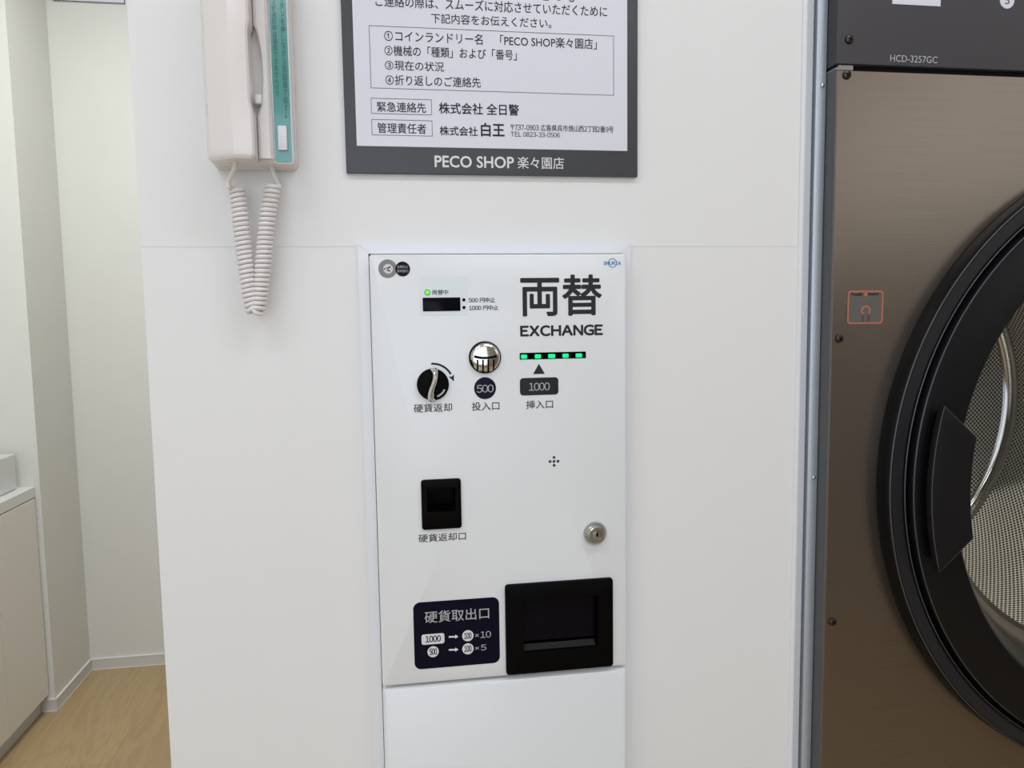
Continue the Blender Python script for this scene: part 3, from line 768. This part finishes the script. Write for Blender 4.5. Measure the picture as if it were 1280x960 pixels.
# carcass shell
bm = nb()
box(bm, DL, DL+.004, DYF+.002, DYB, .0, ZS-.003); box(bm, DRr-.004, DRr, DYF+.002, DYB, .0, ZS-.003); box(bm, DL+.004, DRr-.004, DYB-.004, DYB, .0, ZS-.003)
box(bm, DL+.004, DRr-.004, .0, DYB-.004, .0, .05)
obj('side_panel', bm, M['dside'], dr)
# upper fascia, a hollow hood over the seam
bm = nb(); box(bm, DL, DRr, DYF-.001, DYB, ZS+.004, 2.25, .0018, 2); fa = obj('upper_fascia', bm, M['dtop'], dr, True)
bm = nb(); box(bm, DL+.001, DRr-.002, DYF+.006, DYB-.01, ZS-.0028, ZS+.0038); obj('seam_gap_shade', bm, M['gap'], dr)  # dark strip in the open seam, its shade put into the colour
bm = nb(); box(bm, DL-.0002, DL+.004, DYF+.0005, DYB-.02, ZS-.0028, ZS-.0002); box(bm, DL+.004, at(1067, 85, DYF).x, DYF+.001, DYF+.0058, ZS-.0028, ZS+.0030); o = obj('seam_bracket', bm, mat('dull_bracket_steel', (0.26, 0.25, 0.25), 0.4, metal=.5, noise=.05), dr)
# front panel with the round opening
RA = .458
bm = nb(); n = 128
x0, x1, z0, z1 = DL+.0022, DRr-.0022, .10, ZS-.0030
def sq(e):
    out = []
    for i in range(n):
        a = 2*PI*i/n; cx_, sz_ = math.cos(a), math.sin(a)
        k = min(((x1-e-CXD)/abs(cx_)) if abs(cx_) > 1e-6 else 9, ((z1-e-CZD)/sz_ if sz_ > 0 else (CZD-z0-e)/-sz_) if abs(sz_) > 1e-6 else 9)
        out.append((CXD+k*cx_, CZD+k*sz_))
    for px_, pz_ in ((x1-e, z1-e), (x0+e, z1-e), (x0+e, z0+e), (x1-e, z0+e)):
        j = min(range(n), key=lambda i: (out[i][0]-px_)**2+(out[i][1]-pz_)**2); out[j] = (px_, pz_)
    return out
loft(bm, [(sq(0), DYF+.018), (sq(0), DYF+.0012), (sq(.0012), DYF), (circ(CXD, CZD, RA-.004, n), DYF), (circ(CXD, CZD, RA-.004, n), DYF+.018)], False, False)
obj('front_panel', bm, M['brushed'], dr)
bm = nb(); box(bm, DL+.0004, DL+.0023, DYF+.0006, DYF+.0018, .10, ZS-.0032, .0004, 1); obj('corner_edge', bm, M['dside'], dr)
# toe panel
bm = nb(); box(bm, DL+.006, DRr-.006, DYF+.02, DYF+.024, .0, .098); obj('toe_panel', bm, M['dside'], dr)
# door rings
dd = obj('door', lathe([(RA-.003, DYF+.002), (RA, DYF-.002), (RA, DYF-.022), (RA-.0015, DYF-.0245), (RA-.0035, DYF-.0255), (.4375, DYF-.0255), (.4355, DYF-.0245), (.4350, DYF-.014), (.4300, DYF-.012),
                        (.4285, DYF-.014), (.4280, DYF-.030), (.4265, DYF-.0325), (.4240, DYF-.0335), (.3750, DYF-.0385), (.3690, DYF-.0385), (.3660, DYF-.036), (.3600, DYF-.024), (.3440, DYF+.006), (.3400, DYF+.012)], CXD, CZD, 160, False, False), M['dring'], dr, True)
obj('flat_band', lathe([(RA-.004, DYF-.0250), (RA-.0042, DYF-.0262), (.4385, DYF-.0262), (.4383, DYF-.0250)], CXD, CZD, 160, False, False), M['dring2'], dd, True)
M['dedge'] = mat('painted_edge_highlight', (0.10, 0.105, 0.12), 0.35, metal=0.6, noise=0.05)  # paler tone painted in for highlights on ring and handle edges
for r_, y_ in ((.4560, DYF-.0262), (.4345, DYF-.0262), (.4268, DYF-.0336)):
    obj('highlight_ring', lathe([(r_+.0007, y_+.0012), (r_+.0004, y_), (r_-.0004, y_-.0003), (r_-.0007, y_+.0006)], CXD, CZD, 160, False, False), M['dedge'], dd, True)  # bevel highlight laid on as a thin paler ring
obj('glass_pane', lathe([(.345, DYF+.0120), (.345, DYF+.0150)], CXD, CZD, 96, True, True), M['glass'], dd)
obj('drum_lip', lathe([(.352, DYF+.030), (.335, DYF+.034), (.322, DYF+.045), (.308, DYF+.075), (.300, DYF+.080), (.300, DYF+.088), (.452, DYF+.088), (.452, DYF+.030), (.352, DYF+.030)], CXD, CZD, 128, False, False), M['lip'], dr, True)
# handle
bm = nb(); ri, ro = .3640, .4210
def hand(e, y):
    a_out0, a_out1 = math.radians(165.3), math.radians(195.6)
    a_in0, a_in1 = math.radians(169.8), math.radians(191.2)
    k = 24; pts_ = []
    for i in range(k+1):
        a = a_out0+(a_out1-a_out0)*i/k; s_ = e/ro*.9; a = min(max(a, a_out0+s_), a_out1-s_); pts_.append((CXD+(ro-e)*math.cos(a), CZD+(ro-e)*math.sin(a)))
    for i in range(k+1):
        a = a_in1+(a_in0-a_in1)*i/k; s_ = e/ri*.9; a = min(max(a, a_in0+s_), a_in1-s_); pts_.append((CXD+(ri+e)*math.cos(a), CZD+(ri+e)*math.sin(a)))
    return (pts_, y)
loft(bm, [hand(.0, DYF-.050), hand(0, DYF-.0585), hand(.0006, DYF-.0598), hand(.002, DYF-.0605)])
hd = obj('handle', bm, M['dhandle'], dd, True)
bm = nb(); q_, _ = hand(.0007, 0); tube(bm, [(x_, DYF-.0597, z_) for x_, z_ in q_+[q_[0]]], .0006, 6); obj('highlight_line', bm, M['dedge'], hd, True)  # edge highlight drawn as a paler line round the handle
bm = nb(); loft(bm, [hand(.010, DYF-.034), hand(.010, DYF-.0499)]); obj('handle_mount', bm, M['black'], dd)
# drum: perforated side and back with a bright rim between
def uvmesh(name, quads, material, parent, smooth=True):
    me = bpy.data.meshes.new(name); vs = []; fs = []; uvs = []
    for q in quads:
        i = len(vs); vs += [p for p, u in q]; fs.append(tuple(range(i, i+len(q)))); uvs += [u for p, u in q]
    me.from_pydata(vs, [], fs); l = me.uv_layers.new(name='UVMap')
    for i, u in enumerate(uvs): l.data[i].uv = u
    b_ = bmesh.new(); b_.from_mesh(me); bmesh.ops.remove_doubles(b_, verts=b_.verts, dist=1e-5); b_.to_mesh(me); b_.free()
    return link_mesh(name, me, material, parent, smooth)
RD, Y1, Y2 = .445, DYF+.089, .755
qs = []
for i in range(96):
    a, b = 2*PI*i/96, 2*PI*(i+1)/96
    P = lambda t_, y: ((CXD+RD*math.cos(t_), y, CZD+RD*math.sin(t_)), (RD*t_, y))
    qs.append([P(a, Y1), P(b, Y1), P(b, Y2), P(a, Y2)])
uvmesh('drum_side', qs, M['mesh'], dr)
qs = []
for i in range(96):
    a, b = 2*PI*i/96, 2*PI*(i+1)/96
    P = lambda t_, r: ((CXD+r*math.cos(t_), Y2, CZD+r*math.sin(t_)), (r*math.cos(t_), r*math.sin(t_)))
    qs.append([P(a, .10), P(b, .10), P(b, RD), P(a, RD)])
uvmesh('drum_back', qs, M['mesh'], dr)
obj('back_hub', lathe([(.101, Y2), (.098, Y2-.008), (.05, Y2-.012)], CXD, CZD, 48, False, True), M['lip'], dr, True)
obj('drum_rim', lathe([(RD-.001, Y2-.030), (RD-.006, Y2-.028), (RD-.008, Y2-.022), (RD-.006, Y2-.017), (RD-.006, Y2-.012), (RD-.010, Y2-.006), (RD-.016, Y2-.003), (RD-.020, Y2-.001)], CXD, CZD, 128, False, False), M['chrome'], dr, True)
# spot added high behind the door lip to brighten the lower mesh
l_ = bpy.data.lights.new('drum_fill_light', 'SPOT'); l_.energy = 15; l_.spot_size = math.radians(101); l_.spot_blend = 0.06; l_.shadow_soft_size = 0.012; l_.color = (1, .96, .88)
lo = bpy.data.objects.new('drum_fill_light', l_); COL.objects.link(lo); lo.parent = dr; lo.location = Vector((CXD, .150, 1.52))-dr.location
# screws
def screw(px_, py_, r, Y):
    c = at(px_, py_, Y)
    s_ = obj('screw', lathe([(r, Y+.0004), (r, Y-.0008), (r*.86, Y-.0026), (r*.5, Y-.0036), (r*.2, Y-.0039)], c.x, c.z, 28, True, True), M['dscrew'], dr, True)
    bm = nb(); y_ = Y-.0042
    for a in (PI/4+.2, -PI/4+.2):
        d_ = Vector((math.cos(a), math.sin(a)))*r*.5; strip(bm, [(c.x-d_.x, c.z-d_.y), (c.x+d_.x, c.z+d_.y)], r*.22, Y-.003, y_)
    obj('cross_recess', bm, M['gap'], s_)
for p in ((1061.2, 49.6), (1058.4, 93.8), (1048.8, 423), (1040.2, 777)):
    screw(*p, .0058, DYF-.001 if p[1] < 60 else DYF)
# fascia markings
YFc = DYF-.0012
bm = nb(); T(bm, 'HCD-3257GC', (1113, 68.3), (1171.6, 79.2), YFc-.0002, .0); obj('model_lettering', bm, M['grey'], fa)
a_ = at(1115.2, 4.6, YFc); b_ = at(1175.4, 7.2, YFc); bm = nb(); box(bm, a_.x, b_.x, YFc-.0004, YFc+.001, (a_.z+b_.z)/2-.0006, (a_.z+b_.z)/2+.05); obj('white_label', bm, M['signface'], fa)
c = at(1258.8, .5, YFc); s = .0105
nbd = obj('number_badge', lathe([(s, YFc+.001), (s, YFc-.0004)], c.x, c.z, 40, True, True), M['signface'], fa)
bm = nb(); text_bm(bm, '5', c.x-.0036, c.x+.0036, c.z-.0052, c.z+.0056, YFc-.0006, .02); obj('lettering', bm, M['inkl'], nbd)
# orange bordered sticker
a_ = at(1059.4, 363.4, DYF); b_ = at(1103, 404.6, DYF)
bm = slab(a_.x, b_.x, b_.z, a_.z, .0048, DYF, DYF-.0004, .0001); sk = obj('touch_sticker', bm, M['stick'], dr)
bm = nb(); outline(bm, a_.x, b_.x, b_.z, a_.z, .0022, DYF-.0004, DYF-.0007, .0048)
c = at(1082, 388.4, DYF)
strip(bm, [(c.x+.0058*math.cos(a), c.z+.0058*math.sin(a)) for a in [math.radians(d) for d in range(-48, 230, 12)]], .0022, DYF-.0004, DYF-.0007)
q = at(1081.8, 367.5, DYF); poly(bm, [(q.x-.002, q.z+.003), (q.x+.002, q.z+.003), (q.x+.002, q.z-.003), (q.x-.002, q.z-.003)], DYF-.0004, DYF-.0007)
obj('orange_lines', bm, M['orange'], sk)
bm = nb(); T(bm, 'Touch', (1064.2, 365.8), (1077.6, 369.6), DYF-.0007, .04); obj('lettering', bm, M['gap'], sk); bm = nb(); T(bm, 'Insert', (1085.8, 365.6), (1098.6, 369.2), DYF-.0007, .04)
obj('lettering', bm, M['gap'], sk); bm = nb()
for sgn in (-1, 1):
    strip(bm, [(c.x+sgn*.0045, c.z-.005), (c.x+sgn*.0042, c.z-.015)], .0006, DYF-.0004, DYF-.0007)
obj('finger_lines', bm, M['gap'], sk)
